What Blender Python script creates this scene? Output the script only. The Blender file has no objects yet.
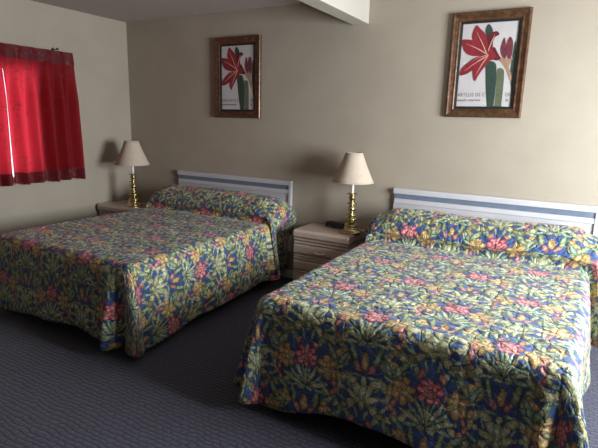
import bpy, bmesh, math, random
from mathutils import Vector, Matrix, noise
R = math.radians
PI = math.pi
random.seed(7)
scene = bpy.context.scene
COL = scene.collection

# ------------------------------------------------------------------ camera
cam_d = bpy.data.cameras.new('camera')
cam_d.sensor_width = 36.0
cam_d.lens = 485.0 / 598.0 * 36.0
cam_d.clip_start = 0.05
cam = bpy.data.objects.new('camera', cam_d)
COL.objects.link(cam)
cr = Vector((0.86838628, 0.49527272, 0.02470221))
cu = Vector((-0.12415651, 0.16892212, 0.97777834))
cf = Vector((-0.48009419, 0.85215624, -0.20818099))
m = Matrix(((cr.x, cu.x, -cf.x, 0), (cr.y, cu.y, -cf.y, -3.9), (cr.z, cu.z, -cf.z, 1.5), (0, 0, 0, 1)))
cam.matrix_world = m
scene.camera = cam

# ------------------------------------------------------------------ world, light, exposure
scene.view_settings.view_transform = 'Standard'
scene.view_settings.look = 'None'
scene.view_settings.gamma = 1.0
scene.view_settings.use_curve_mapping = False
scene.view_settings.exposure = 0.0
world = bpy.data.worlds.new('daylight')
scene.world = world
world.use_nodes = True
world.node_tree.nodes['Background'].inputs[0].default_value = (0.75, 0.87, 1.0, 1)
world.node_tree.nodes['Background'].inputs[1].default_value = 2.0


def area(name, loc, rot, sx, sy, power, color, spread=180):
    d = bpy.data.lights.new(name, 'AREA')
    d.shape = 'RECTANGLE'
    d.size, d.size_y = sx, sy
    d.energy = power
    d.color = color
    d.spread = R(spread)
    o = bpy.data.objects.new(name, d)
    o.location = loc
    o.rotation_euler = rot
    COL.objects.link(o)
    return o


# daylight standing in the two window openings (outside the glass)
area('daylight_right_window', (1.62, -1.42, 1.40), (0, R(90), 0), 1.20, 1.30, 285, (0.84, 0.92, 1.0))
area('daylight_left_window', (-4.60, -1.52, 1.45), (0, R(-90), 0), 0.95, 0.98, 3.4, (0.95, 0.97, 1.0), 65)

# ------------------------------------------------------------------ material helpers


def srgb(r, g, b):
    def f(c):
        c /= 255.0
        return c / 12.92 if c <= 0.04045 else ((c + 0.055) / 1.055) ** 2.4
    return (f(r), f(g), f(b), 1)


class NT:
    def __init__(self, name):
        self.m = bpy.data.materials.new(name)
        self.m.use_nodes = True
        self.t = self.m.node_tree
        self.b = self.t.nodes['Principled BSDF']
        self.out = self.t.nodes['Material Output']

    def n(self, kind, **kw):
        nd = self.t.nodes.new(kind)
        for k, v in kw.items():
            setattr(nd, k, v)
        return nd

    def l(self, a, b):
        self.t.links.new(a, b)

    def math(self, op, a, b=None, c=None, clamp=False):
        nd = self.n('ShaderNodeMath', operation=op)
        nd.use_clamp = clamp
        for i, v in enumerate((a, b, c)):
            if v is None:
                continue
            if hasattr(v, 'links'):
                self.l(v, nd.inputs[i])
            else:
                nd.inputs[i].default_value = v
        return nd.outputs[0]

    def vmath(self, op, a, b=None):
        nd = self.n('ShaderNodeVectorMath', operation=op)
        for i, v in enumerate((a, b)):
            if v is None:
                continue
            if hasattr(v, 'links'):
                self.l(v, nd.inputs[i])
            else:
                nd.inputs[i].default_value = v
        return nd

    def coord(self, which='Object'):
        return self.n('ShaderNodeTexCoord').outputs[which]

    def noise(self, co, scale, detail=3, rough=0.5):
        nd = self.n('ShaderNodeTexNoise')
        nd.inputs['Scale'].default_value = scale
        nd.inputs['Detail'].default_value = detail
        nd.inputs['Roughness'].default_value = rough
        self.l(co, nd.inputs['Vector'])
        return nd

    def ramp(self, fac, stops, interp='LINEAR'):
        nd = self.n('ShaderNodeValToRGB')
        cr_ = nd.color_ramp
        cr_.interpolation = interp
        while len(cr_.elements) < len(stops):
            cr_.elements.new(0.5)
        for e, (p, c) in zip(cr_.elements, stops):
            e.position = p
            e.color = c
        self.l(fac, nd.inputs[0])
        return nd

    def bump(self, h, strength=0.3, dist=0.01):
        nd = self.n('ShaderNodeBump')
        nd.inputs['Strength'].default_value = strength
        nd.inputs['Distance'].default_value = dist
        self.l(h, nd.inputs['Height'])
        self.l(nd.outputs[0], self.b.inputs['Normal'])
        return nd


def mottled(name, c1, c2, scale=6, rough=0.6, metal=0.0, bump=0.0, bscale=60, bdist=0.004, detail=4):
    k = NT(name)
    co = k.coord()
    nz = k.noise(co, scale, detail)
    rp = k.ramp(nz.outputs['Fac'], [(0.3, c1), (0.7, c2)])
    k.l(rp.outputs[0], k.b.inputs['Base Color'])
    k.b.inputs['Roughness'].default_value = rough
    k.b.inputs['Metallic'].default_value = metal
    if bump:
        k.bump(k.noise(co, bscale, 3).outputs['Fac'], bump, bdist)
    return k.m


M = {}
M['wall'] = mottled('cream_wall_paint', srgb(158, 146, 129), srgb(164, 152, 135), 3, 0.6, bump=0.25, bscale=90, bdist=0.003)
M['ceiling'] = mottled('textured_ceiling_paint', srgb(166, 156, 146), srgb(178, 168, 158), 60, 0.9, bump=0.6, bscale=120, bdist=0.006)
M['beam'] = mottled('beam_paint', srgb(180, 172, 158), srgb(186, 178, 164), 3, 0.55, bump=0.2, bscale=90, bdist=0.003)
M['trim'] = mottled('window_trim_paint', srgb(225, 222, 212), srgb(230, 228, 220), 5, 0.4)
M['laminate'] = mottled('white_laminate', srgb(186, 182, 184), srgb(194, 190, 192), 4, 0.35)
M['stripe'] = mottled('blue_grey_inlay', srgb(98, 108, 124), srgb(108, 118, 134), 12, 0.4)
M['nightstand'] = mottled('pinkish_beige_laminate', srgb(178, 156, 142), srgb(186, 164, 150), 5, 0.32)
M['groove'] = mottled('nightstand_plinth_brown', srgb(120, 98, 84), srgb(128, 104, 90), 5, 0.5)  # darker brown than the nightstand body, used on the plinth
M['chrome'] = mottled('brushed_chrome', srgb(215, 212, 205), srgb(232, 228, 222), 30, 0.35, 0.5)
M['brass'] = mottled('polished_brass', srgb(192, 176, 130), srgb(212, 198, 156), 14, 0.24, 1.0)
M['candle'] = mottled('white_candle_tube', srgb(232, 230, 224), srgb(240, 238, 232), 5, 0.35)
M['black_plastic'] = mottled('black_plastic', srgb(20, 19, 20), srgb(30, 28, 30), 20, 0.3)
M['display'] = mottled('dark_display_glass', srgb(14, 10, 10), srgb(34, 14, 14), 20, 0.1)
M['mattress'] = mottled('brown_mattress_cover', srgb(74, 64, 56), srgb(96, 82, 70), 14, 0.9)
M['boxspring'] = mottled('box_spring_cloth', srgb(52, 46, 42), srgb(66, 58, 52), 14, 0.9)
M['metal'] = mottled('dark_bed_metal', srgb(50, 46, 44), srgb(66, 60, 58), 20, 0.5, 0.7)
M['rodmetal'] = mottled('dark_rod_metal', srgb(60, 54, 50), srgb(76, 70, 64), 20, 0.4, 0.8)
M['bounce_brown'] = mottled('bounce_cutting_brown', srgb(96, 78, 62), srgb(112, 92, 74), 8, 0.6)  # invented dark finish for the unseen front wall, added to cut bounced light
M['liner'] = mottled('black_frame_liner', srgb(22, 20, 20), srgb(30, 27, 26), 20, 0.5)
M['paper'] = mottled('print_paper', srgb(178, 171, 169), srgb(186, 179, 177), 6, 0.5)
M['ink'] = mottled('grey_print_ink', srgb(104, 96, 94), srgb(116, 106, 104), 30, 0.6)


def carpet():
    k = NT('blue_grey_carpet')
    co = k.coord()
    wob = k.noise(co, 9, 2)
    mp = k.vmath('MULTIPLY_ADD', wob.outputs['Color'], (0.05, 0.05, 0.0))
    k.l(co, mp.inputs[2])
    br = k.n('ShaderNodeTexBrick')
    br.offset = 0.5
    br.inputs['Scale'].default_value = 1.0
    br.inputs['Brick Width'].default_value = 0.05
    br.inputs['Row Height'].default_value = 0.028
    br.inputs['Mortar Size'].default_value = 0.007
    br.inputs['Mortar Smooth'].default_value = 0.8
    br.inputs['Color1'].default_value = srgb(70, 68, 90)
    br.inputs['Color2'].default_value = srgb(66, 64, 84)
    br.inputs['Mortar'].default_value = srgb(52, 49, 59)
    k.l(mp.outputs[0], br.inputs['Vector'])
    nz = k.noise(co, 140, 3)
    r2 = k.ramp(nz.outputs['Fac'], [(0.3, (0.62, 0.62, 0.62, 1)), (0.75, (1.15, 1.15, 1.15, 1))])
    mx = k.n('ShaderNodeMix', data_type='RGBA', blend_type='MULTIPLY')
    mx.inputs[0].default_value = 1.0
    k.l(br.outputs['Color'], mx.inputs[6])
    k.l(r2.outputs[0], mx.inputs[7])
    k.l(mx.outputs[2], k.b.inputs['Base Color'])
    k.b.inputs['Roughness'].default_value = 0.95
    k.b.inputs['Sheen Weight'].default_value = 0.15
    inv = k.math('MULTIPLY', br.outputs['Fac'], -1.0)
    h = k.math('MULTIPLY_ADD', nz.outputs['Fac'], 0.5, inv)
    k.bump(h, 0.4, 0.008)
    return k.m


M['carpet'] = carpet()


def frame_mat():
    k = NT('antique_bronze_wood')
    co = k.coord()
    nz = k.noise(co, 30, 5, 0.7)
    rp = k.ramp(nz.outputs['Fac'], [(0.3, srgb(58, 36, 22)), (0.55, srgb(94, 64, 42)), (0.75, srgb(130, 94, 62))])
    k.l(rp.outputs[0], k.b.inputs['Base Color'])
    k.b.inputs['Roughness'].default_value = 0.35
    k.b.inputs['Metallic'].default_value = 0.35
    k.bump(nz.outputs['Fac'], 0.3, 0.004)
    return k.m


M['frame'] = frame_mat()


def curtain_mat(name, dark):
    k = NT(name)
    co = k.coord()
    a = k.noise(co, 16, 5, 0.65)
    vo = k.n('ShaderNodeTexVoronoi')
    vo.inputs['Scale'].default_value = 22
    ad = k.vmath('MULTIPLY_ADD', a.outputs['Color'], (0.12, 0.12, 0.12))
    k.l(co, ad.inputs[2])
    k.l(ad.outputs[0], vo.inputs['Vector'])
    d = k.ramp(vo.outputs['Distance'], [(0.22, (1, 1, 1, 1)), (0.34, (0, 0, 0, 1))])
    mx = k.n('ShaderNodeMix', data_type='RGBA')
    k.l(d.outputs[0], mx.inputs[0])
    mx.inputs[6].default_value = srgb(*((140, 14, 26) if not dark else (92, 12, 22)))
    mx.inputs[7].default_value = srgb(*((150, 52, 44) if not dark else (120, 58, 46)))
    k.l(mx.outputs[2], k.b.inputs['Base Color'])
    k.b.inputs['Roughness'].default_value = 0.75
    tr = k.n('ShaderNodeBsdfTranslucent')
    mt = k.n('ShaderNodeMix', data_type='RGBA')
    k.l(d.outputs[0], mt.inputs[0])
    mt.inputs[6].default_value = srgb(206, 46, 60)
    mt.inputs[7].default_value = srgb(140, 44, 44)
    k.l(mt.outputs[2], tr.inputs[0])
    ms = k.n('ShaderNodeMixShader')
    ms.inputs[0].default_value = 0.6 if not dark else 0.18
    k.l(k.b.outputs[0], ms.inputs[1])
    k.l(tr.outputs[0], ms.inputs[2])
    k.l(ms.outputs[0], k.out.inputs[0])
    return k.m


M['curtain'] = curtain_mat('red_damask_curtain', False)
M['curtain_band'] = curtain_mat('red_damask_band', True)


def shade_mat():
    k = NT('cream_pleated_shade')
    co = k.coord()
    nz = k.noise(co, 40, 2)
    rp = k.ramp(nz.outputs['Fac'], [(0.3, srgb(206, 188, 166)), (0.7, srgb(212, 195, 173))])
    k.l(rp.outputs[0], k.b.inputs['Base Color'])
    k.b.inputs['Roughness'].default_value = 0.8
    tr = k.n('ShaderNodeBsdfTranslucent')
    k.l(rp.outputs[0], tr.inputs[0])
    ms = k.n('ShaderNodeMixShader')
    ms.inputs[0].default_value = 0.25
    k.l(k.b.outputs[0], ms.inputs[1])
    k.l(tr.outputs[0], ms.inputs[2])
    k.l(ms.outputs[0], k.out.inputs[0])
    return k.m


M['shade'] = shade_mat()


def glass_mat():
    k = NT('window_glass')
    tr = k.n('ShaderNodeBsdfTransparent')
    gl = k.n('ShaderNodeBsdfGlossy')
    gl.inputs['Roughness'].default_value = 0.02
    ms = k.n('ShaderNodeMixShader')
    ms.inputs[0].default_value = 0.06
    k.l(tr.outputs[0], ms.inputs[1])
    k.l(gl.outputs[0], ms.inputs[2])
    k.l(ms.outputs[0], k.out.inputs[0])
    return k.m


M['glass'] = glass_mat()

# ---------------- printed floral spread: repeat 0.6 m, half drop, mirrored about each column
PAL = {  # light, mid, outline
    'G': (srgb(176, 184, 140), srgb(78, 102, 70), srgb(20, 34, 32)),
    'C': (srgb(206, 196, 150), srgb(150, 146, 100), srgb(40, 48, 34)),
    'W': (srgb(210, 204, 164), srgb(162, 160, 114), srgb(66, 72, 46)),
    'B': (srgb(168, 150, 104), srgb(122, 112, 72), srgb(36, 38, 30)),
    'F': (srgb(170, 190, 160), srgb(66, 100, 84), srgb(14, 30, 32)),
    'T': (srgb(220, 186, 124), srgb(176, 130, 76), srgb(84, 50, 26)),
    'P': (srgb(238, 166, 166), srgb(198, 48, 72), srgb(96, 10, 28)),
    'K': (srgb(214, 156, 140), srgb(168, 88, 82), srgb(78, 34, 36)),
}
MOTIF = []


def mo(x, y, ang, a, b, p):
    MOTIF.append((x, y, ang, a, b * {'G': 0.72, 'F': 0.72, 'C': 0.88, 'W': 0.88, 'B': 0.85}.get(p, 1.0), p))


# background foliage (x across, y towards the head, cm; angle; half length; half width)
mo(6.5, 39, 60, 6.5, 2.3, 'G'); mo(13.5, 36.5, 125, 6.5, 2.4, 'G'); mo(6, 9.5, 75, 6.5, 2.2, 'G')
mo(12.5, 12.5, 40, 6.5, 2.4, 'F'); mo(19, 35, 60, 5.5, 2.2, 'F'); mo(14, 4.0, -20, 6, 2.1, 'G')
mo(9, 4, -60, 4, 1.6, 'F'); mo(18.5, 9, 80, 5.5, 2.0, 'G'); mo(4.5, 59.5, 10, 4, 1.5, 'F'); mo(22, 50, 20, 3.5, 1.3, 'G')
mo(2.6, 42, 75, 4.0, 1.4, 'F'); mo(17.5, 30.5, 20, 4.0, 1.5, 'G')
# garland arms sweeping out under the palmette
mo(3.2, 47.2, -48, 4.2, 2.0, 'B'); mo(6.4, 44.4, -36, 3.6, 2.4, 'C'); mo(9.8, 42.8, -12, 3.4, 2.6, 'B'); mo(13.2, 42.6, 10, 3.2, 2.6, 'C')
mo(16.4, 43.6, 30, 3.2, 2.4, 'B'); mo(19.2, 45.6, 50, 3.0, 2.0, 'C'); mo(10.5, 46.6, 30, 3.6, 1.4, 'F'); mo(8, 40.6, 150, 2.6, 1.1, 'F')
# pink serrated sprays
mo(13.0, 48.6, 55, 2.4, 1.3, 'C'); mo(15.0, 51.6, 75, 2.4, 1.3, 'K'); mo(15.6, 54.8, 95, 2.4, 1.3, 'K')
mo(14.2, 16.4, 50, 2.4, 1.2, 'K'); mo(16.4, 18.8, 60, 2.4, 1.2, 'K'); mo(18.0, 22, 85, 3.0, 1.2, 'W'); mo(3.4, 3.2, 60, 3, 1.5, 'K')
mo(0, 6.5, 90, 4.5, 2.0, 'T'); mo(4.6, 37.6, 120, 2.6, 1.5, 'K')
# second tan flower
mo(17.5, 26.4, 100, 2.4, 1.7, 'T'); mo(10.4, 8.6, 60, 2.8, 1.9, 'T'); mo(12.6, 7.4, 0, 2.6, 1.8, 'T'); mo(9.4, 6.2, -110, 2.4, 1.8, 'T'); mo(11.4, 6.6, 100, 2.0, 1.5, 'W')
# palmette
mo(2.8, 52.8, 62, 5.4, 2.5, 'W'); mo(6.6, 57.0, 22, 4.2, 2.5, 'W'); mo(10.6, 56.2, -48, 3.6, 2.2, 'W')
mo(12.0, 53.0, -100, 2.4, 1.7, 'C'); mo(10.2, 51.2, 10, 1.8, 1.4, 'W'); mo(6.6, 53.4, 60, 3.0, 1.0, 'F')
mo(4.6, 49.2, 28, 5.0, 1.7, 'C'); mo(0, 50.5, 90, 7.6, 2.4, 'W'); mo(1.4, 51.5, 78, 6.0, 0.7, 'F')
mo(0, 57.2, 90, 2.2, 1.9, 'W'); mo(0, 46.4, 90, 1.9, 1.7, 'C')
# leaf fan below the peony
mo(7.0, 14.6, -14, 5.6, 1.5, 'F'); mo(7.2, 18.0, 20, 6.4, 1.4, 'W'); mo(5.8, 20.4, 44, 6.6, 1.5, 'F')
mo(3.6, 22.0, 62, 6.6, 1.1, 'W'); mo(1.6, 22.6, 79, 6.4, 1.1, 'F'); mo(0, 21.5, 90, 6.4, 0.9, 'W'); mo(2.2, 14.4, 0, 2.0, 1.7, 'C'); mo(2.2, 14.4, 0, 1.0, 0.8, 'F')
# tan flower
mo(11.0, 31.6, 95, 3.2, 2.0, 'T'); mo(14.0, 30.0, 35, 3.2, 2.0, 'T'); mo(14.0, 26.6, -40, 3.2, 2.0, 'T'); mo(11.4, 24.4, -95, 3.0, 1.9, 'T')
mo(8.6, 29.2, 150, 3.0, 1.9, 'T'); mo(8.8, 26.2, 215, 2.8, 1.8, 'T'); mo(11.2, 29.4, 80, 2.4, 1.5, 'T'); mo(12.2, 27.4, -20, 2.2, 1.4, 'T'); mo(10.4, 27.2, 200, 2.0, 1.3, 'W')
# peony
mo(3.84, 31.16, 12, 2.40, 1.84, 'P'); mo(2.56, 33.88, 55, 2.40, 1.68, 'P'); mo(0.00, 35.00, 90, 2.24, 1.60, 'K')
mo(2.88, 28.28, -45, 2.40, 1.68, 'P'); mo(0.00, 27.32, -90, 2.24, 1.76, 'P')
mo(1.76, 32.12, 50, 1.92, 1.28, 'P'); mo(1.84, 29.72, -30, 1.84, 1.28, 'K'); mo(0.00, 32.76, 90, 1.76, 1.20, 'P'); mo(0.00, 29.72, 90, 1.84, 1.44, 'K'); mo(0.00, 31.00, 90, 0.96, 0.88, 'P')


def bouquet_group():
    """one column of the printed repeat: coordinates and ground colour in, printed colour out"""
    g = bpy.data.node_groups.new('bouquet_column', 'ShaderNodeTree')
    g.interface.new_socket('Vector', in_out='INPUT', socket_type='NodeSocketVector')
    g.interface.new_socket('Color', in_out='INPUT', socket_type='NodeSocketColor')
    g.interface.new_socket('Color', in_out='OUTPUT', socket_type='NodeSocketColor')
    gi = g.nodes.new('NodeGroupInput'); go = g.nodes.new('NodeGroupOutput')
    co, cur = gi.outputs[0], gi.outputs[1]
    for num, (x, y, ang, a, b, p) in enumerate(MOTIF):
        if num % 6 == 5:                     # vanishing term: the motifs are evaluated in batches
            tk = g.nodes.new('ShaderNodeVectorMath'); tk.operation = 'MULTIPLY_ADD'
            g.links.new(cur, tk.inputs[0]); tk.inputs[1].default_value = (1e-7, 1e-7, 0)
            g.links.new(co, tk.inputs[2]); co = tk.outputs[0]
        mp = g.nodes.new('ShaderNodeMapping'); mp.vector_type = 'TEXTURE'
        mp.inputs['Location'].default_value = (x / 100, y / 100, 0)
        mp.inputs['Rotation'].default_value = (0, 0, R(ang))
        mp.inputs['Scale'].default_value = (a / 100, b / 100, 1)
        g.links.new(co, mp.inputs[0])
        ln = g.nodes.new('ShaderNodeVectorMath'); ln.operation = 'LENGTH'
        g.links.new(mp.outputs[0], ln.inputs[0])
        rp = g.nodes.new('ShaderNodeValToRGB'); cr_ = rp.color_ramp
        L, Mi, O = PAL[p]
        H = tuple(0.5 * (L[i] + Mi[i]) for i in range(3)) + (1,)
        stops = [(0.0, H), (0.30, L), (0.55, H), (0.84, Mi), (0.97, O), (1.02, (*O[:3], 0))]
        while len(cr_.elements) < len(stops): cr_.elements.new(0.5)
        for e, (q, c) in zip(cr_.elements, stops):
            e.position = min(q, 1.0); e.color = c
        g.links.new(ln.outputs['Value'], rp.inputs[0])
        mx = g.nodes.new('ShaderNodeMix'); mx.data_type = 'RGBA'
        g.links.new(rp.outputs['Alpha'], mx.inputs[0])
        g.links.new(cur, mx.inputs[6]); g.links.new(rp.outputs['Color'], mx.inputs[7])
        cur = mx.outputs[2]
    g.links.new(cur, go.inputs[0])
    return g


def floral():
    k = NT('navy_floral_quilted_print')
    uvn = k.n('ShaderNodeUVMap')
    uvn.uv_map = 'cloth'
    uv = uvn.outputs[0]
    n1 = k.noise(uv, 22, 4, 0.68)
    off = k.vmath('SUBTRACT', n1.outputs['Color'], (0.5, 0.5, 0.5))
    wp = k.vmath('MULTIPLY', off.outputs[0], (0.040, 0.040, 0.0))
    wuv = k.vmath('ADD', uv, wp.outputs[0])
    sp = k.n('ShaderNodeSeparateXYZ')
    k.l(wuv.outputs[0], sp.inputs[0])
    U, V = sp.outputs[0], sp.outputs[1]
    xa = k.math('PINGPONG', U, 0.3)                # 0 at column A, .3 at column B
    xb = k.math('SUBTRACT', 0.3, xa)
    ya = k.math('FLOORED_MODULO', V, 0.6)
    yb = k.math('FLOORED_MODULO', k.math('ADD', V, 0.3), 0.6)
    ca = k.n('ShaderNodeCombineXYZ'); k.l(xa, ca.inputs[0]); k.l(ya, ca.inputs[1])
    cb = k.n('ShaderNodeCombineXYZ'); k.l(xb, cb.inputs[0]); k.l(yb, cb.inputs[1])
    bgn = k.noise(uv, 60, 2)
    bg = k.ramp(bgn.outputs['Fac'], [(0.3, srgb(46, 68, 118)), (0.7, srgb(60, 84, 138))])
    grp = bouquet_group()
    gb = k.n('ShaderNodeGroup'); gb.node_tree = grp
    ga = k.n('ShaderNodeGroup'); ga.node_tree = grp
    k.l(cb.outputs[0], gb.inputs[0]); k.l(bg.outputs[0], gb.inputs[1])
    k.l(ca.outputs[0], ga.inputs[0]); k.l(gb.outputs[0], ga.inputs[1])
    fine = k.noise(uv, 120, 3, 0.65)
    fr = k.ramp(fine.outputs['Fac'], [(0.3, (0.72, 0.72, 0.72, 1)), (0.7, (1.3, 1.3, 1.3, 1))])
    vs = k.n('ShaderNodeTexVoronoi', feature='DISTANCE_TO_EDGE')       # fine drawn veins
    vs.inputs['Scale'].default_value = 58
    w2 = k.noise(uv, 34, 3, 0.6)
    o2 = k.vmath('MULTIPLY_ADD', w2.outputs['Color'], (0.05, 0.05, 0.0))
    k.l(uv, o2.inputs[2])
    k.l(o2.outputs[0], vs.inputs['Vector'])
    vr = k.ramp(vs.outputs['Distance'], [(0.0, (0.38, 0.44, 0.42, 1)), (0.10, (0.72, 0.75, 0.72, 1)), (0.22, (1.08, 1.08, 1.05, 1))])
    mv = k.n('ShaderNodeMix', data_type='RGBA', blend_type='MULTIPLY')
    mv.inputs[0].default_value = 0.8
    k.l(ga.outputs[0], mv.inputs[6]); k.l(vr.outputs[0], mv.inputs[7])
    ml = k.n('ShaderNodeMix', data_type='RGBA', blend_type='MULTIPLY')
    ml.inputs[0].default_value = 1
    k.l(mv.outputs[2], ml.inputs[6]); k.l(fr.outputs[0], ml.inputs[7])
    k.l(ml.outputs[2], k.b.inputs['Base Color'])
    k.b.inputs['Roughness'].default_value = 0.55
    k.b.inputs['Sheen Weight'].default_value = 0.15
    vo = k.n('ShaderNodeTexVoronoi', feature='DISTANCE_TO_EDGE')
    vo.inputs['Scale'].default_value = 15
    vo.inputs['Randomness'].default_value = 0.7
    k.l(wuv.outputs[0], vo.inputs['Vector'])
    q = k.ramp(vo.outputs['Distance'], [(0.0, (0, 0, 0, 1)), (0.12, (.6, .6, .6, 1)), (0.4, (1, 1, 1, 1))], 'EASE')
    k.bump(q.outputs[0], 0.85, 0.012)
    return k.m


M['floral'] = floral()

# ------------------------------------------------------------------ geometry helpers


def tag(o, label=None, cat=None, group=None, kind=None):
    if label: o['label'] = label
    if cat: o['category'] = cat
    if group: o['group'] = group
    if kind: o['kind'] = kind
    return o


def empty(name, loc, rz=0):
    o = bpy.data.objects.new(name, None)
    o.empty_display_size = 0.1
    o.location = loc
    o.rotation_euler.z = rz
    COL.objects.link(o)
    return o


def obj(name, bm, mat, parent=None, smooth=False, bevel=0, loc=None, segs=2):
    me = bpy.data.meshes.new(name)
    bmesh.ops.recalc_face_normals(bm, faces=bm.faces)
    bm.to_mesh(me)
    bm.free()
    me.materials.append(mat)
    if smooth:
        for p in me.polygons: p.use_smooth = True
    o = bpy.data.objects.new(name, me)
    COL.objects.link(o)
    if loc: o.location = loc
    if parent: o.parent = parent
    if bevel:
        md = o.modifiers.new('bevel', 'BEVEL')
        md.width = bevel; md.segments = segs; md.limit_method = 'ANGLE'; md.angle_limit = R(35)
    return o


def box(bm, x0, x1, y0, y1, z0, z1):
    vs = [bm.verts.new(p) for p in ((x0, y0, z0), (x1, y0, z0), (x1, y1, z0), (x0, y1, z0), (x0, y0, z1), (x1, y0, z1), (x1, y1, z1), (x0, y1, z1))]
    for f in ((0, 3, 2, 1), (4, 5, 6, 7), (0, 1, 5, 4), (1, 2, 6, 5), (2, 3, 7, 6), (3, 0, 4, 7)):
        bm.faces.new([vs[i] for i in f])
    return bm


def lathe(bm, prof, n=32, nfun=None, cap=True):
    rings = []
    for r, z in prof:
        ring = []
        for i in range(n):
            a = 2 * PI * i / n
            rr = r * (nfun(a, z) if nfun else 1)
            ring.append(bm.verts.new((rr * math.cos(a), rr * math.sin(a), z)))
        rings.append(ring)
    for A, B in zip(rings, rings[1:]):
        for i in range(n):
            bm.faces.new((A[i], A[(i + 1) % n], B[(i + 1) % n], B[i]))
    if cap:
        bm.faces.new(rings[0][::-1]); bm.faces.new(rings[-1])
    return bm


def prism_x(bm, prof, x0, x1):
    a = [bm.verts.new((x0, y, z)) for y, z in prof]
    b = [bm.verts.new((x1, y, z)) for y, z in prof]
    n = len(prof)
    for i in range(n):
        bm.faces.new((a[i], a[(i + 1) % n], b[(i + 1) % n], b[i]))
    bm.faces.new(a[::-1]); bm.faces.new(b)
    return bm


def tube(bm, pts, r, n=10):
    rings = []
    pts = [Vector(p) for p in pts]
    for i, p in enumerate(pts):
        t = (pts[min(i + 1, len(pts) - 1)] - pts[max(i - 1, 0)]).normalized()
        ref = Vector((0, 0, 1)) if abs(t.z) < 0.9 else Vector((0, 1, 0))
        u = t.cross(ref).normalized(); v = t.cross(u)
        rings.append([bm.verts.new(p + r * (math.cos(2 * PI * k / n) * u + math.sin(2 * PI * k / n) * v)) for k in range(n)])
    for A, B in zip(rings, rings[1:]):
        for k in range(n):
            bm.faces.new((A[k], A[(k + 1) % n], B[(k + 1) % n], B[k]))
    bm.faces.new(rings[0][::-1]); bm.faces.new(rings[-1])
    return bm


NB = bmesh.new

# ------------------------------------------------------------------ room shell
XL, XR, YB, YF, ZC = -4.4, 1.45, 0.0, -6.2, 2.49
T = 0.12
tag(obj('floor', box(NB(), XL - T, XR + T, YF - T, YB + T, -T, 0), M['carpet']), kind='structure')
tag(obj('ceiling', box(NB(), XL - T, XR + T, YF - T, YB + T, ZC, ZC + T), M['ceiling']), kind='structure')
tag(obj('wall_back', box(NB(), XL - T, XR + T, YB, YB + T, 0, ZC), M['wall']), kind='structure')
tag(obj('wall_front', box(NB(), XL - T, XR + T, YF - T, YF, 0, ZC), M['bounce_brown']), kind='structure')


def wall_with_hole(name, x0, x1, y0, y1, z0, z1):
    bm = NB()
    box(bm, x0, x1, YF, y0, 0, ZC)
    box(bm, x0, x1, y1, YB, 0, ZC)
    box(bm, x0, x1, y0, y1, 0, z0)
    box(bm, x0, x1, y0, y1, z1, ZC)
    return tag(obj(name, bm, M['wall']), kind='structure')


LW = (-2.05, -1.08, 0.885, 1.93)
RW = (-2.12, -0.72, 0.75, 2.05)
wall_with_hole('wall_left', XL - T, XL, *LW)
wall_with_hole('wall_right', XR, XR + T, *RW)


def window(name, x, w):
    y0, y1, z0, z1 = w
    bm = NB()
    f = 0.045
    for a in ((y0, y1, z0, z0 + f), (y0, y1, z1 - f, z1), (y0, y0 + f, z0 + f, z1 - f), (y1 - f, y1, z0 + f, z1 - f),
              ((y0 + y1) / 2 - 0.02, (y0 + y1) / 2 + 0.02, z0 + f, z1 - f)):
        box(bm, x - 0.025, x + 0.025, *a)
    o = tag(obj(name, bm, M['trim']), kind='structure')
    obj('window_pane', box(NB(), x - 0.003, x + 0.003, y0 + f, y1 - f, z0 + f, z1 - f), M['glass'], o)
    return o


window('window_1', XL - 0.085, LW)
window('window_2', XR + 0.085, RW)
# boxed beam hanging under the ceiling
tag(obj('trim_1', box(NB(), -1.735, -1.595, YF, YB, 2.28, ZC), M['beam'], bevel=0.004), kind='structure')
bm = NB(); box(bm, XL, XR, YB - 0.012, YB, 0, 0.08)
tag(obj('baseboard_back', bm, M['trim'], bevel=0.003), kind='structure')
bm = NB(); box(bm, XL, XL + 0.012, YF, YB - 0.012, 0, 0.08)
tag(obj('baseboard_left', bm, M['trim'], bevel=0.003), kind='structure')

# ------------------------------------------------------------------ beds


def catmull(pts, per=5):
    P = [pts[0]] + list(pts) + [pts[-1]]
    out = []
    for i in range(1, len(P) - 2):
        for k in range(per):
            t = k / per
            q = []
            for d in range(2):
                a, b, c, e = P[i - 1][d], P[i][d], P[i + 1][d], P[i + 2][d]
                q.append(0.5 * (2 * b + (c - a) * t + (2 * a - 5 * b + 4 * c - e) * t * t + (-a + 3 * b - 3 * c + e) * t ** 3))
            out.append(tuple(q))
    out.append(tuple(pts[-1]))
    return out


def sstep(a, b, x):
    t = max(0.0, min(1.0, (x - a) / (b - a)))  # also valid for b < a
    return t * t * (3 - 2 * t)


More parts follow.
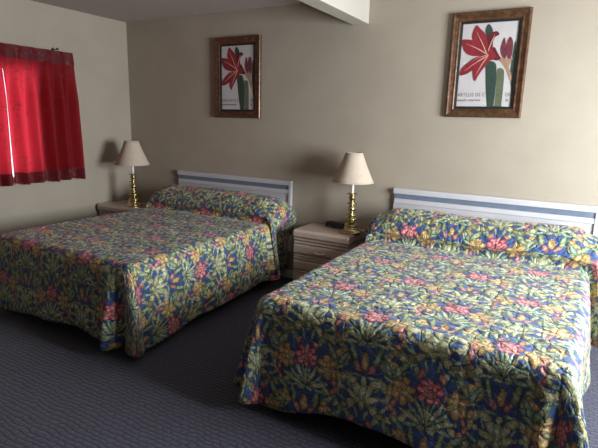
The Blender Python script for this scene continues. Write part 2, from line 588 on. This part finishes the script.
def make_spread(cx, seed, uoff, voff, lc=(0.05, -0.03), rc=(0.05, 0.0), W=1.49, ztop=0.62, yfoot=-1.98, roll=1.0, pleat=0.04, taper=0.0, wide=0.012):
    """bedspread as one sheet; origin of the mesh at the bed's head, cx = centre line"""
    r = 0.065
    hx = W / 2 - r
    path = catmull([(-0.045, 0.60), (-0.05, 0.70), (-0.10, 0.785), (-0.20, 0.828), (-0.31, 0.808), (-0.395, 0.745),
                    (-0.448, 0.690), (-0.420, 0.645), (-0.422, 0.614), (-0.46, 0.612), (-0.52, 0.620)], 5)
    y = -0.545
    while y > yfoot + r:
        path.append((y, ztop)); y -= 0.025
    path.append((yfoot + r, ztop))
    arc = [0.0]
    for a, b in zip(path, path[1:]):
        arc.append(arc[-1] + math.hypot(b[0] - a[0], b[1] - a[1]))
    L = arc[-1]
    vv = [yfoot + r + (L - s) for s in arc]           # cloth v, equals y on the flat part
    # extra cloth is tucked into the crease in front of the pillow roll
    vv = [v_ - 0.06 * sstep(-0.50, -0.435, p_[0]) for v_, p_ in zip(vv, path)]
    nx = 56
    bm = NB()
    uvl = bm.loops.layers.uv.new('cloth')
    uvs = {}

    def V(p, uv):
        v = bm.verts.new(p)
        uvs[v] = uv
        return v

    def puff(x, yy):
        return 0.006 * noise.noise(Vector((x * 5 + seed, yy * 5, seed))) + 0.004 * noise.noise(Vector((x * 14, yy * 14, seed)))

    def topz(x, yy, z):
        # the pillow roll sinks toward both ends
        if z > ztop + 0.001 and yy > -0.45:
            e = abs(x) / hx
            sag = 1 - 0.18 * sstep(0.86, 1.0, e) + 0.03 * math.sin(x * 7 + seed)
            z = ztop + (z - ztop) * sag * roll
        return z + puff(x, yy)
    top = []
    for j, (yy, z) in enumerate(path):
        row = []
        for i in range(nx + 1):
            x = -hx + 2 * hx * i / nx
            wid = 1 + (wide if x > 0 else 0.0) * sstep(0.0, 0.10, z - ztop)       # the pillow roll is wider than the mattress
            row.append(V((x * wid, yy, topz(x, yy, z)), (x, vv[j])))
        top.append(row)
    for j in range(len(path) - 1):
        for i in range(nx):
            bm.faces.new((top[j][i], top[j][i + 1], top[j + 1][i + 1], top[j + 1][i]))
    # boundary list: left side head->foot, left corner fan, foot left->right, right corner fan, right side foot->head
    B = []
    NJ = len(path)
    for j in range(NJ):
        B.append((top[j][0], (-1.0, 0.0), 'L', 0.0))
    NC = 26
    for c in range(1, NC):
        a = 0.5 * PI * c / NC
        B.append((top[-1][0], (-math.cos(a), -math.sin(a)), 'C', a))
    for i in range(0, nx + 1):
        B.append((top[-1][i], (0.0, -1.0), 'F', 0.0))
    for c in range(1, NC):
        a = 0.5 * PI * (1 - c / NC)
        B.append((top[-1][nx], (math.cos(a), -math.sin(a)), 'C', a))
    for j in range(NJ - 1, -1, -1):
        B.append((top[j][nx], (1.0, 0.0), 'R', 0.0))
    ND = 26
    q = 0.5 * PI * r
    cols = []
    for (v0, nrm, side, ang) in B:
        bx, by, bz = v0.co
        bu, bv = uvs[v0]
        head = sstep(-0.40, -0.36, by) if side in 'LR' else 0.0
        # distance (m) from the nearer foot corner along the hem
        if side == 'C':
            dc = 0.0
        elif side == 'F':
            dc = min(bx + hx, hx - bx)
        else:
            dc = abs(by - (yfoot + r))
        hemz = 0.055 + 0.075 * sstep(0.0, 0.55, dc) + 0.012 * math.sin(5.0 * bx + 4.3 * by + seed)
        hemz = hemz * (1 - head) + 0.12 * head
        if side == 'C':
            hemz = 0.055 - (rc if nrm[0] > 0 else lc)[1] * math.sin(2 * ang) ** 2
        total = q + (ztop - r - hemz)
        extra = max(0.0, bz - ztop)
        total += extra
        colm = [v0]
        for s in range(1, ND + 1):
            # finer steps on the rounded edge
            f = s / ND
            d = total * (f ** 1.25)
            if d < q:
                o_ = r * math.sin(d / r); dn = r * (1 - math.cos(d / r))
            else:
                o_ = r; dn = r + (d - q)
            fall = max(0.0, d - q) / max(total - q, 1e-3)
            if side == 'C':
                amp = (rc if nrm[0] > 0 else lc)[0]
                prof_ = amp * (math.exp(-((ang - R(22)) / R(13)) ** 2) + math.exp(-((ang - R(70)) / R(12)) ** 2)) \
                    - 0.3 * amp * math.exp(-((ang - R(48)) / R(9)) ** 2)
                if nrm[0] > 0:          # one deep pleat on the foot side, then a full rounded corner
                    prof_ = amp * (1.15 * math.exp(-((ang - R(34)) / R(24)) ** 2) - 0.35 * math.exp(-((ang - R(84)) / R(9)) ** 2))
                o_ += fall ** 0.9 * (0.02 + prof_)
            else:
                wv = 0.5 + 0.5 * math.sin((bx * 7.5 if side == 'F' else by * 6.5) + seed * 1.7)
                wv2 = 0.5 + 0.5 * math.sin((bx * 17 if side == 'F' else by * 15) + seed)
                near = 1 - sstep(0.0, 0.35, dc)
                o_ += (1 - head) * fall * (0.02 + (0.028 * wv + 0.012 * wv2) * (1 - near)) - head * 0.055 * sstep(0.1, 0.3, fall)
                if side == 'F':                                  # fold standing out next to the corner pleat
                    e_ = hx - bx
                    o_ += fall ** 0.8 * (0.080 * math.exp(-((e_ - pleat - 0.080) / 0.034) ** 2) - 0.085 * math.exp(-((e_ - pleat) / 0.030) ** 2))
                if side in 'LR' and by > -0.62:             # turned front edge of the side flap
                    o_ += 0.045 * fall * sstep(-0.60, -0.42, by) * (1 - head)
            if head > 0 and extra > 0:
                # pillow end bulges over the side
                zz = bz - dn
                if zz > 0.50:
                    tt = (zz - 0.50) / max(bz - 0.50, 1e-3)
                    o_ += head * 0.045 * math.sin(PI * min(1, max(0, 1 - tt))) * sstep(0, .12, extra)
            pz = bz - dn
            px = bx + nrm[0] * o_
            py = by + nrm[1] * o_
            k2 = 0.006 * fall * noise.noise(Vector((px * 6 + seed, py * 6, pz * 6)))
            px += nrm[0] * k2; py += nrm[1] * k2
            colm.append(V((px, py, pz), (bu + nrm[0] * d, bv + nrm[1] * d)))
        cols.append(colm)
    for v_ in bm.verts:                       # the sheet is pulled in a little at the right foot corner
        v_.co.x -= taper * sstep(0.2, 0.7, v_.co.x) * sstep(-0.9, -1.9, v_.co.y)
    for A, Bc in zip(cols, cols[1:]):
        for s in range(ND):
            quad = [A[s], Bc[s], Bc[s + 1], A[s + 1]]
            if quad[0] is quad[1]:
                quad = quad[1:]
            if len(set(quad)) >= 3:
                try:
                    bm.faces.new(quad)
                except ValueError:
                    pass
    for f in bm.faces:
        for lp in f.loops:
            u_, v_ = uvs[lp.vert]
            lp[uvl].uv = (u_ + uoff, v_ + voff)
    o = obj('bedspread', bm, M['floral'], smooth=True)
    o.location = (cx, 0, 0)
    sd = o.modifiers.new('thickness', 'SOLIDIFY')
    sd.thickness = 0.010; sd.offset = -1
    return o


def rounded_box(name, x0, x1, y0, y1, z0, z1, mat, parent, bev):
    return obj(name, box(NB(), x0, x1, y0, y1, z0, z1), mat, parent, smooth=True, bevel=bev, segs=4)


def make_bed(cx, hbx, dz=0.0):
    t = empty('bed', (cx, -0.04, 0))
    w = 1.33 / 2
    rounded_box('mattress', -w, w, -1.86, -0.03, 0.36, 0.595, M['mattress'], t, 0.05)
    rounded_box('box_spring', -w, w, -1.86, -0.03, 0.17, 0.355, M['boxspring'], t, 0.02)
    bm = NB()
    box(bm, -w + .02, w - .02, -1.82, -1.79, 0.13, 0.168); box(bm, -w + .02, w - .02, -0.10, -0.07, 0.13, 0.168)
    box(bm, -w + .02, -w + .05, -1.79, -0.10, 0.13, 0.168); box(bm, w - .05, w - .02, -1.79, -0.10, 0.13, 0.168)
    obj('bed_frame', bm, M['metal'], t)
    for sx in (-1, 1):
        for y in (-1.74, -0.16):
            b = NB(); lathe(b, [(0.022, 0.0), (0.024, 0.02), (0.016, 0.03), (0.016, 0.13)], 14)
            obj('leg', b, M['metal'], t, loc=(sx * (w - 0.06), y, 0))
    # headboard: outer rim, top rail, blue-grey stripe, lower panel
    x0, x1 = hbx[0] - cx, hbx[1] - cx
    yb = 0.035
    hb = obj('headboard', box(NB(), x0 + .002, x1 - .002, yb - 0.022, yb, 0.28, 0.945), M['laminate'], t, bevel=0.002)
    obj('stripe', box(NB(), x0 + 0.012, x1 - 0.03, yb - 0.027, yb - 0.0225, 0.874, 0.911), M['stripe'], hb)
    tag(hb.children[0], 'blue grey stripe')
    bm = NB(); prism_x(bm, [(yb, 0.957), (yb - 0.032, 0.957), (yb - 0.036, 0.950), (yb - 0.034, 0.914), (yb - 0.0225, 0.912), (yb - 0.0225, 0.946), (yb, 0.946)], x0, x1)
    obj('top_rail', bm, M['laminate'], hb, bevel=0.0015)
    bm = NB(); box(bm, x0 + .01, x1 - .027, yb - 0.032, yb - 0.0225, 0.835, 0.872)
    obj('rail', bm, M['laminate'], hb, bevel=0.002)
    bm = NB(); box(bm, x1 - 0.027, x1, yb - 0.036, yb - 0.0225, 0.28, 0.911)
    obj('side_rail', bm, M['laminate'], hb, bevel=0.002)
    hb.location.z = dz
    return t


b1 = make_bed(-2.98, (-3.68, -2.27), -0.006)
tag(b1, 'bed nearer the red curtain, its white headboard has a dark grey stripe', 'bed', 'hotel beds')
b2 = make_bed(-0.575, (-1.285, 0.19), 0.018)
tag(b2, 'bed on the right, its brightly lit white headboard has a blue grey stripe', 'bed', 'hotel beds')
s1 = make_spread(-2.98, 1.3, 2.378 - 2.98, 0.17)
tag(s1, 'navy floral quilted bedspread on the left bed, its top in shade', 'bedspread', 'floral bedspreads')
s2 = make_spread(-0.59, 4.1, 1.014 - 0.59, 0.09, lc=(0.11, -0.09), rc=(0.12, 0.0), W=1.51, roll=1.07, pleat=-0.03, taper=0.045, wide=0.09)
tag(s2, 'navy floral quilted bedspread on the right bed, its top in bright light', 'bedspread', 'floral bedspreads')


# ------------------------------------------------------------------ copying
def copy_tree(o, parent=None):
    c = o.copy()
    COL.objects.link(c)
    c.parent = parent
    for ch in list(o.children):
        copy_tree(ch, c)
    return c


# ------------------------------------------------------------------ nightstand
def make_nightstand(w=0.52, d=0.37):
    t = empty('nightstand', (0, 0, 0))
    hw = w / 2
    obj('body', box(NB(), -hw + .012, hw - .012, -d + 0.03, -0.005, 0.06, 0.515), M['nightstand'], t, bevel=0.003)
    # thick bullnosed top
    prof = [(0, 0.515), (0, 0.575), (-0.006, 0.585), (-d + 0.018, 0.585), (-d + 0.006, 0.579), (-d, 0.565), (-d + 0.001, 0.53), (-d + 0.010, 0.517), (-d + 0.014, 0.515)]
    obj('top', prism_x(NB(), prof, -hw, hw), M['nightstand'], t, bevel=0.010, segs=3)
    # moulding under the top
    prof = [(-d + 0.032, 0.514), (-d + 0.012, 0.512), (-d + 0.012, 0.496), (-d + 0.032, 0.492)]
    obj('moulding', prism_x(NB(), prof, -hw + .004, hw - .004), M['nightstand'], t, bevel=0.003)
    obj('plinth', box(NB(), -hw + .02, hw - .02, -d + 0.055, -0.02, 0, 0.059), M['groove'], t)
    for k in range(3):
        z1 = 0.485 - 0.142 * k
        f = -d + 0.03
        prof = [(f, z1), (f - 0.018, z1), (f - 0.020, z1 - 0.016), (f - 0.007, z1 - 0.020), (f - 0.007, z1 - 0.026), (f - 0.018, z1 - 0.030),
                (f - 0.021, z1 - 0.045), (f - 0.021, z1 - 0.098), (f - 0.016, z1 - 0.112), (f - 0.006, z1 - 0.116), (f - 0.006, z1 - 0.122), (f - 0.018, z1 - 0.125), (f - 0.018, z1 - 0.136), (f, z1 - 0.138)]
        dr = obj('drawer', prism_x(NB(), prof, -hw + .006, hw - .006), M['nightstand'], t, bevel=0.002)
        pts = []
        zc = z1 - 0.078
        for i in range(13):
            a = PI * i / 12
            pts.append((-0.045 * math.cos(a), f - 0.0205 - 0.020 * math.sin(a), zc - 0.004 * math.sin(a)))
        h = obj('handle', tube(NB(), pts, 0.0058), M['chrome'], dr, smooth=True)
        h['label'] = 'small silver pull'
    return t


n1 = make_nightstand()
n1.location = (-1.785, -0.004, 0)
tag(n1, 'beige nightstand with silver pulls between the two beds, with a black clock on it', 'nightstand', 'beige nightstands')
n2 = copy_tree(n1)
n2.location = (-4.10, -0.17, 0)
tag(n2, 'beige nightstand in the room corner, mostly hidden behind the left bed', 'nightstand', 'beige nightstands')


# ------------------------------------------------------------------ lamps
def make_lamp():
    t = empty('table_lamp', (0, 0, 0))
    # turned brass candlestick
    foot = lambda a, z: 1.0 + (0.02 if z < 0.05 else 0) * math.cos(8 * a)
    prof = [(0.082, 0.0), (0.088, 0.004), (0.088, 0.012), (0.080, 0.018), (0.066, 0.024), (0.058, 0.034), (0.060, 0.042), (0.054, 0.050)]
    b = obj('base', lathe(NB(), prof, 64, foot), M['brass'], t, smooth=True, bevel=0.0008)
    pr = catmull([(0.050, 0.0505), (0.040, 0.058), (0.046, 0.066), (0.046, 0.074), (0.026, 0.084), (0.020, 0.092), (0.032, 0.102), (0.042, 0.116), (0.038, 0.128),
                  (0.020, 0.140), (0.018, 0.146), (0.036, 0.152), (0.038, 0.158), (0.020, 0.166), (0.018, 0.176), (0.026, 0.196), (0.028, 0.210), (0.019, 0.230),
                  (0.016, 0.240), (0.034, 0.247), (0.036, 0.253), (0.020, 0.260), (0.017, 0.268), (0.024, 0.286), (0.029, 0.302),
                  (0.020, 0.314), (0.022, 0.320), (0.042, 0.328), (0.044, 0.333), (0.030, 0.336), (0.013, 0.337)], 4)
    pr = [(r_ * (1.0 + 0.18 * (1 - sstep(0.27, 0.31, z_))), z_) for r_, z_ in pr]
    obj('stem', lathe(NB(), pr, 36), M['brass'], t, smooth=True)
    c = obj('candle_tube', lathe(NB(), [(0.0125, 0.3375), (0.0125, 0.452), (0.010, 0.456)], 20), M['candle'], t, smooth=True)
    c['label'] = 'white candle tube'
    obj('socket', lathe(NB(), [(0.015, 0.4565), (0.016, 0.462), (0.016, 0.50), (0.012, 0.515)], 20), M['brass'], t, smooth=True)
    obj('bulb', lathe(NB(), catmull([(0.012, 0.5155), (0.016, 0.525), (0.028, 0.545), (0.030, 0.565), (0.020, 0.588), (0.002, 0.596)], 4), 20), M['candle'], t, smooth=True)
    hb = NB()
    pts = []
    for i in range(21):
        a = PI * i / 20
        pts.append((0.052 * math.cos(a) * (1 if i not in (0, 20) else .4), 0, 0.505 + 0.145 * math.sin(a)))
    tube(hb, pts, 0.0018, 6)
    box(hb, -0.068, 0.068, -0.0015, 0.0015, 0.6505, 0.6535)
    obj('harp', hb, M['brass'], t, smooth=False)
    # pleated coolie shade
    n = 216
    pl = lambda a, z: 1.0 + 0.010 * math.cos(72 * a)
    z0, z1, r0, r1 = 0.430, 0.668, 0.170, 0.070
    prof = [(r0 + (r1 - r0) * k / 10 + 0.004 * math.sin(PI * k / 10) * -1, z0 + (z1 - z0) * k / 10) for k in range(11)]
    sh = obj('lamp_shade', lathe(NB(), prof, n, pl, cap=False), M['shade'], t, smooth=True)
    sd = sh.modifiers.new('thickness', 'SOLIDIFY'); sd.thickness = 0.0015; sd.offset = -1
    for (rr, zz) in ((r0, z0), (r1, z1 - 0.006)):
        bm = NB()
        lathe(bm, [(rr * 1.012, zz - 0.001), (rr * 1.022, zz), (rr * 1.016, zz + 0.008), (rr * 1.008, zz + 0.008)], 96, cap=False)
        e = obj('trim_band', bm, M['shade'], sh, smooth=True)
        sd = e.modifiers.new('thickness', 'SOLIDIFY'); sd.thickness = 0.001; sd.offset = 1
    return t


l1 = make_lamp()
l1.location = (-1.585, -0.195, 0.5855)
tag(l1, 'brass candlestick lamp with a pleated cream shade on the nightstand between the beds', 'lamp', 'brass table lamps')
l2 = copy_tree(l1)
l2.location = (-3.985, -0.37, 0.5855)
tag(l2, 'brass candlestick lamp with a pleated cream shade in the corner by the curtain', 'lamp', 'brass table lamps')

# ------------------------------------------------------------------ clock
t = empty('alarm_clock', (-1.785, -0.070, 0.5855), R(-6))
tag(t, 'low black alarm clock beside the brass lamp on the middle nightstand', 'clock')
prof = [(-0.045, 0.0), (-0.040, 0.030), (-0.022, 0.042), (0.045, 0.040), (0.045, 0.0)]
obj('body', prism_x(NB(), prof, -0.085, 0.085), M['black_plastic'], t, bevel=0.004)
obj('display', prism_x(NB(), [(-0.0455, 0.006), (-0.0422, 0.026), (-0.0440, 0.0262), (-0.0472, 0.006)], -0.06, 0.03), M['display'], t)
for i in range(3):
    obj('button', box(NB(), -0.05 + i * 0.035, -0.028 + i * 0.035, 0.0, 0.012, 0.0415, 0.0455), M['black_plastic'], t, bevel=0.001)


# ------------------------------------------------------------------ pictures
def ribbon_poly(bm, pts, y, dy=0.0006):
    """flat printed shape on the paper, pts in (x,z) metres"""
    vs = [bm.verts.new((p[0], y, p[1])) for p in pts]
    vb = [bm.verts.new((p[0], y + dy, p[1])) for p in pts]
    n = len(pts)
    bm.faces.new(vs); bm.faces.new(vb[::-1])
    for i in range(n):
        bm.faces.new((vs[i], vs[(i + 1) % n], vb[(i + 1) % n], vb[i]))


def leaf_pts(base, tip, w, bend=0.0, n=12, waist=0.5, pw=1.0):
    b, tp = Vector(base), Vector(tip)
    d = tp - b
    L = d.length
    d.normalize()
    nn = Vector((-d.y, d.x))
    left, right = [], []
    for i in range(n + 1):
        s = i / n
        c = b + d * (L * s) + nn * (bend * math.sin(PI * s))
        hw = w * (math.sin(PI * min(1, s ** waist)) ** pw) if 0 < s < 1 else 0.0006
        left.append(c + nn * hw); right.append(c - nn * hw)
    return [tuple(p) for p in left] + [tuple(p) for p in right[::-1]]


def print_mats():
    def g(name, a, b, sc):
        return mottled(name, srgb(*a), srgb(*b), sc, 0.5)
    return dict(red=g('print_red', (112, 24, 34), (140, 36, 46), 60), dkred=g('print_dark_red', (82, 16, 26), (102, 24, 34), 60),
                pink=g('print_pale_vein', (190, 140, 124), (204, 156, 138), 60), green=g('print_leaf_green', (36, 54, 46), (50, 68, 58), 60),
                olive=g('print_stem_green', (74, 82, 60), (96, 100, 76), 60), bud=g('print_bud', (86, 30, 44), (112, 52, 58), 60),
                pale=g('print_pale_stalk', (140, 108, 86), (160, 126, 100), 60))


PM = print_mats()


def text_mesh(name, body, size, mat, parent, loc, sx=1.0, shear=0.0):
    cu_ = bpy.data.curves.new(name, 'FONT')
    cu_.body = body
    cu_.size = size
    cu_.extrude = 0.0003
    cu_.offset = 0.0006
    cu_.shear = shear
    cu_.space_character = 1.12
    tmp = bpy.data.objects.new(name, cu_)
    COL.objects.link(tmp)
    bpy.context.view_layer.update()
    me = bpy.data.meshes.new_from_object(tmp.evaluated_get(bpy.context.evaluated_depsgraph_get()))
    bpy.data.objects.remove(tmp)
    me.name = name
    me.materials.clear(); me.materials.append(mat)
    o = bpy.data.objects.new(name, me)
    COL.objects.link(o)
    o.parent = parent
    o.location = loc
    o.rotation_euler = (R(90), 0, 0)
    o.scale = (sx, 1, 1)
    return o


def make_picture(w=0.538, h=0.745):
    t = empty('framed_picture', (0, 0, 0))
    hw, hh = w / 2, h / 2
    fw = 0.062
    # mitred moulding: profile (inward distance, depth toward room)
    prof = [(0.0, 0.0), (0.0, 0.022), (0.006, 0.030), (0.014, 0.032), (0.026, 0.026), (0.044, 0.020), (0.054, 0.022), (fw, 0.017), (fw, 0.0)]
    bm = NB()
    rings = []
    for a, d in prof:
        rings.append([bm.verts.new(p) for p in ((-hw + a, -d, -hh + a), (hw - a, -d, -hh + a), (hw - a, -d, hh - a), (-hw + a, -d, hh - a))])
    n = len(rings)
    for i in range(n):
        A, Bb = rings[i], rings[(i + 1) % n]
        for k in range(4):
            bm.faces.new((A[k], A[(k + 1) % 4], Bb[(k + 1) % 4], Bb[k]))
    obj('frame', bm, M['frame'], t, bevel=0.0012)
    bm = NB()
    a0, a1 = fw + .0003, fw + 0.017
    rings = []
    for a, d in ((a0, 0.0), (a0, 0.016), (a1, 0.012), (a1, 0.0)):
        rings.append([bm.verts.new(p) for p in ((-hw + a, -d, -hh + a), (hw - a, -d, -hh + a), (hw - a, -d, hh - a), (-hw + a, -d, hh - a))])
    for i in range(4):
        A, Bb = rings[i], rings[(i + 1) % 4]
        for k in range(4):
            bm.faces.new((A[k], A[(k + 1) % 4], Bb[(k + 1) % 4], Bb[k]))
    ln = obj('inner_liner', bm, M['liner'], t)
    ln['label'] = 'black inner liner'
    pw, ph = hw - fw - 0.0175, hh - fw - 0.0175
    pr = obj('print', box(NB(), -pw, pw, -0.006, -0.001, -ph, ph), M['paper'], t)
    pr['label'] = 'botanical print of a red amaryllis'

    def P(fx, fz):         # fractions of the paper, origin top left
        return (-pw + 2 * pw * fx, ph - 2 * ph * fz)

    def shapes(name, mat, lst, y):
        bm = NB()
        for q in lst:
            ribbon_poly(bm, q, y)
        return obj(name, bm, mat, pr)
    def D(*pts):
        """closed smooth outline; points drawn on a 240 x 300 sheet, then laid on the paper"""
        q = [P((x - (100 - 28 * (y - 78) / 304)) / (208 + 5 * (y - 78) / 304), min(0.997, (y - 78) / 304)) for x, y in pts]
        n = len(q); out = []
        for i in range(n):
            p0, p1, p2, p3 = q[i - 1], q[i], q[(i + 1) % n], q[(i + 2) % n]
            for k in range(5):
                t_ = k / 5
                out.append(tuple(0.5 * (2 * p1[d] + (p2[d] - p0[d]) * t_ + (2 * p0[d] - 5 * p1[d] + 4 * p2[d] - p3[d]) * t_ ** 2
                                        + (-p0[d] + 3 * p1[d] - 3 * p2[d] + p3[d]) * t_ ** 3) for d in (0, 1)))
        return [(x, max(z, -ph + 0.0005)) for x, z in out]

    def shapes(name, mat, lst, y):
        bm = NB()
        for q in lst:
            ribbon_poly(bm, q, y)
        return obj(name, bm, mat, pr)
    shapes('strap_leaf', PM['green'], [
        D((188, 225), (205, 215), (226, 225), (230, 260), (228, 320), (222, 376), (222, 380), (196, 380), (195, 376), (190, 320), (188, 270)),
        D((184, 104), (193, 84), (204, 88), (212, 104), (214, 126), (202, 140), (190, 130)),
        D((292, 160), (299, 156), (298, 230), (290, 330), (284, 300), (280, 262))], -0.0068)
    shapes('stem', PM['olive'], [
        D((232, 250), (244, 242), (258, 252), (258, 300), (252, 376), (252, 380), (225, 380), (225, 376), (230, 310))], -0.0070)
    shapes('flower_stalk', PM['pale'], [
        D((222, 184), (240, 200), (262, 208), (288, 206), (282, 222), (276, 240), (286, 268), (284, 292), (274, 272), (260, 240), (236, 212), (220, 204))], -0.0076)
    shapes('bud', PM['bud'], [
        D((262, 208), (248, 200), (242, 176), (248, 150), (257, 134), (262, 156), (266, 180)),
        D((270, 208), (264, 184), (264, 156), (276, 132), (287, 146), (288, 176), (282, 206))], -0.0079)
    shapes('petal', PM['dkred'], [
        D((192, 178), (186, 152), (190, 130), (206, 116), (228, 110), (237, 122), (222, 130), (214, 146), (212, 172)),
        D((196, 200), (206, 176), (220, 166), (232, 186), (244, 206), (232, 214), (214, 210)),
        D((172, 196), (140, 204), (116, 222), (98, 244), (86, 264), (108, 262), (134, 248), (160, 222), (190, 205))], -0.0082)
    fr = [D((188, 184), (160, 166), (140, 144), (134, 118), (150, 85), (166, 98), (184, 116), (194, 146), (200, 176)),
          D((190, 192), (160, 196), (126, 192), (106, 178), (98, 160), (92, 136), (120, 134), (150, 142), (176, 160), (194, 178)),
          D((196, 196), (172, 196), (144, 206), (118, 220), (94, 240), (88, 262), (114, 258), (140, 240), (166, 224), (194, 208)),
          D((186, 196), (160, 208), (144, 226), (138, 252), (146, 287), (160, 268), (176, 246), (196, 224), (208, 204)),
          D((190, 190), (196, 168), (206, 158), (216, 178), (226, 196), (220, 208), (202, 212))]
    for i, q in enumerate(fr):
        shapes('petal', PM['red'], [q], -0.0084 - 0.0007 * i)
    lines = [((192, 190), (150, 106)), ((192, 190), (108, 148)), ((192, 198), (104, 250)), ((194, 200), (148, 268)), ((198, 176), (222, 120)),
             ((196, 194), (130, 214)), ((196, 196), (136, 228))]
    veins = []
    for k_, (p_, q_) in enumerate(lines):
        w_ = 1.6 if k_ < 5 else 0.9
        dx, dy = q_[0] - p_[0], q_[1] - p_[1]
        ll = math.hypot(dx, dy); nx_, ny_ = -dy / ll * w_, dx / ll * w_
        mx_, my_ = (p_[0] + q_[0]) / 2, (p_[1] + q_[1]) / 2
        veins.append(D((p_[0] - nx_, p_[1] - ny_), (mx_ - nx_, my_ - ny_ - 3), q_, (mx_ + nx_, my_ + ny_ - 3), (p_[0] + nx_, p_[1] + ny_)))
    for i, q in enumerate(veins):
        shapes('vein', PM['pink'], [q], -0.0132)
    text_mesh('lettering', 'ARYLLIS DE C', 0.036, M['ink'], pr, (P(.0, .855)[0] + .002, -0.0064, P(0, .875)[1]), 0.82)
    text_mesh('lettering', 'ON', 0.036, M['ink'], pr, (P(.885, .855)[0], -0.0064, P(0, .875)[1]), 0.72)
    text_mesh('lettering', 'amaryllis carnarvonia', 0.026, M['ink'], pr, (P(.0, .93)[0] + .002, -0.0064, P(0, .935)[1]), 0.66, 0.25)
    text_mesh('lettering', 'lla', 0.026, M['ink'], pr, (P(.90, .93)[0], -0.0064, P(0, .935)[1]), 0.8, 0.25)
    return t


p1 = make_picture()
p1.location = (-0.655, -0.002, 1.930)
tag(p1, 'bronze framed red amaryllis print on the wall above the right bed', 'picture', 'amaryllis prints')
p2 = copy_tree(p1)
p2.location = (-2.905, -0.002, 1.885)
tag(p2, 'bronze framed red amaryllis print hanging in shade above the left bed', 'picture', 'amaryllis prints')

# ------------------------------------------------------------------ curtains
ZT, ZBm = 2.080, 0.874


def curtain_panel(y_in_t, y_in_b, y_out_t, y_out_b, seed, label):
    """hangs along the left wall; y_in = edge at the middle gap, y_out = outer edge"""
    t = empty('curtain', (XL + 0.075, (y_in_t + y_out_t) / 2, ZBm))
    ox, oy, oz = t.location
    npl = max(3, round(abs(y_in_t - y_out_t) / 0.150))

    def P(s, z, off=0.0):
        f = (ZT - z) / (ZT - ZBm)
        yy = (y_in_t + (y_in_b - y_in_t) * f) * (1 - s) + (y_out_t + (y_out_b - y_out_t) * f) * s
        ph = 2 * PI * npl * s
        if f < 0.10:
            k = f / 0.10
            x = 0.010 * math.cos(ph) + 0.016 * (1 - abs((k - .8))) * max(0, math.cos(ph)) ** 6
            sh = 0
        else:
            k = (f - .10) / .9
            x = 0.012 * math.cos(ph) * (1 + .5 * math.sin(ph * .37 + seed)) + 0.016 * (0.8) * max(0, math.cos(ph)) ** 6 * (1 - k) ** 3 + 0.040 * sstep(0, .35, k) * (math.cos(ph + 0.5 * math.sin(3 * k + seed)) + 0.28 * math.cos(2 * ph + 1.1 + seed)) * 0.85 \
                + 0.010 * k * math.sin(ph * 0.43 + seed)
            sh = 0.012 * k * math.sin(ph + seed + 2 * k)
        zz = z + (0.008 * math.sin(ph * 0.5 + seed) * f)
        return (XL + 0.075 + x + off - ox, yy + sh - oy, zz - oz)

    def sheet(name, za, zb, off, mat):
        bm = NB()
        ns, nz = npl * 14, max(6, int((za - zb) / 0.03))
        g = [[bm.verts.new(P(i / ns, za + (zb - za) * j / nz, off)) for i in range(ns + 1)] for j in range(nz + 1)]
        for j in range(nz):
            for i in range(ns):
                bm.faces.new((g[j][i], g[j][i + 1], g[j + 1][i + 1], g[j + 1][i]))
        o = obj(name, bm, mat, t, smooth=True)
        return o
    sheet('drape', ZT, ZBm, 0.0, M['curtain'])
    h = sheet('header_band', ZT, ZT - 0.112, 0.003, M['curtain_band'])
    b = sheet('hem_band', ZBm + 0.105, ZBm, 0.003, M['curtain_band'])
    h['label'] = 'darker pleated header'; b['label'] = 'darker doubled hem'
    tag(t, label, 'curtain', 'red curtains')


curtain_panel(-1.430, -1.440, -0.745, -0.728, 0.6, 'red damask curtain panel with pinch pleats, to the right of the gap of daylight')
curtain_panel(-1.436, -1.436, -2.20, -2.22, 2.2, 'red damask curtain panel cut by the left edge of the photo')
t = empty('curtain_rod', (XL, -1.45, 2.075))
tag(t, 'thin dark curtain rod behind the red curtain header', 'curtain rod')
obj('rod', tube(NB(), [(0.035, -0.72, 0), (0.035, 0.0, 0), (0.035, 0.70, 0)], 0.006, 12), M['rodmetal'], t, smooth=True)
for y in (-0.60, 0.56):
    bm = NB()
    box(bm, 0.0, 0.004, y - .012, y + .012, -0.02, 0.03)
    box(bm, 0.004, 0.078, y - .006, y + .006, 0.016, 0.022)
    box(bm, 0.070, 0.078, y - .010, y + .010, 0.014, 0.032)
    obj('bracket', bm, M['rodmetal'], t)
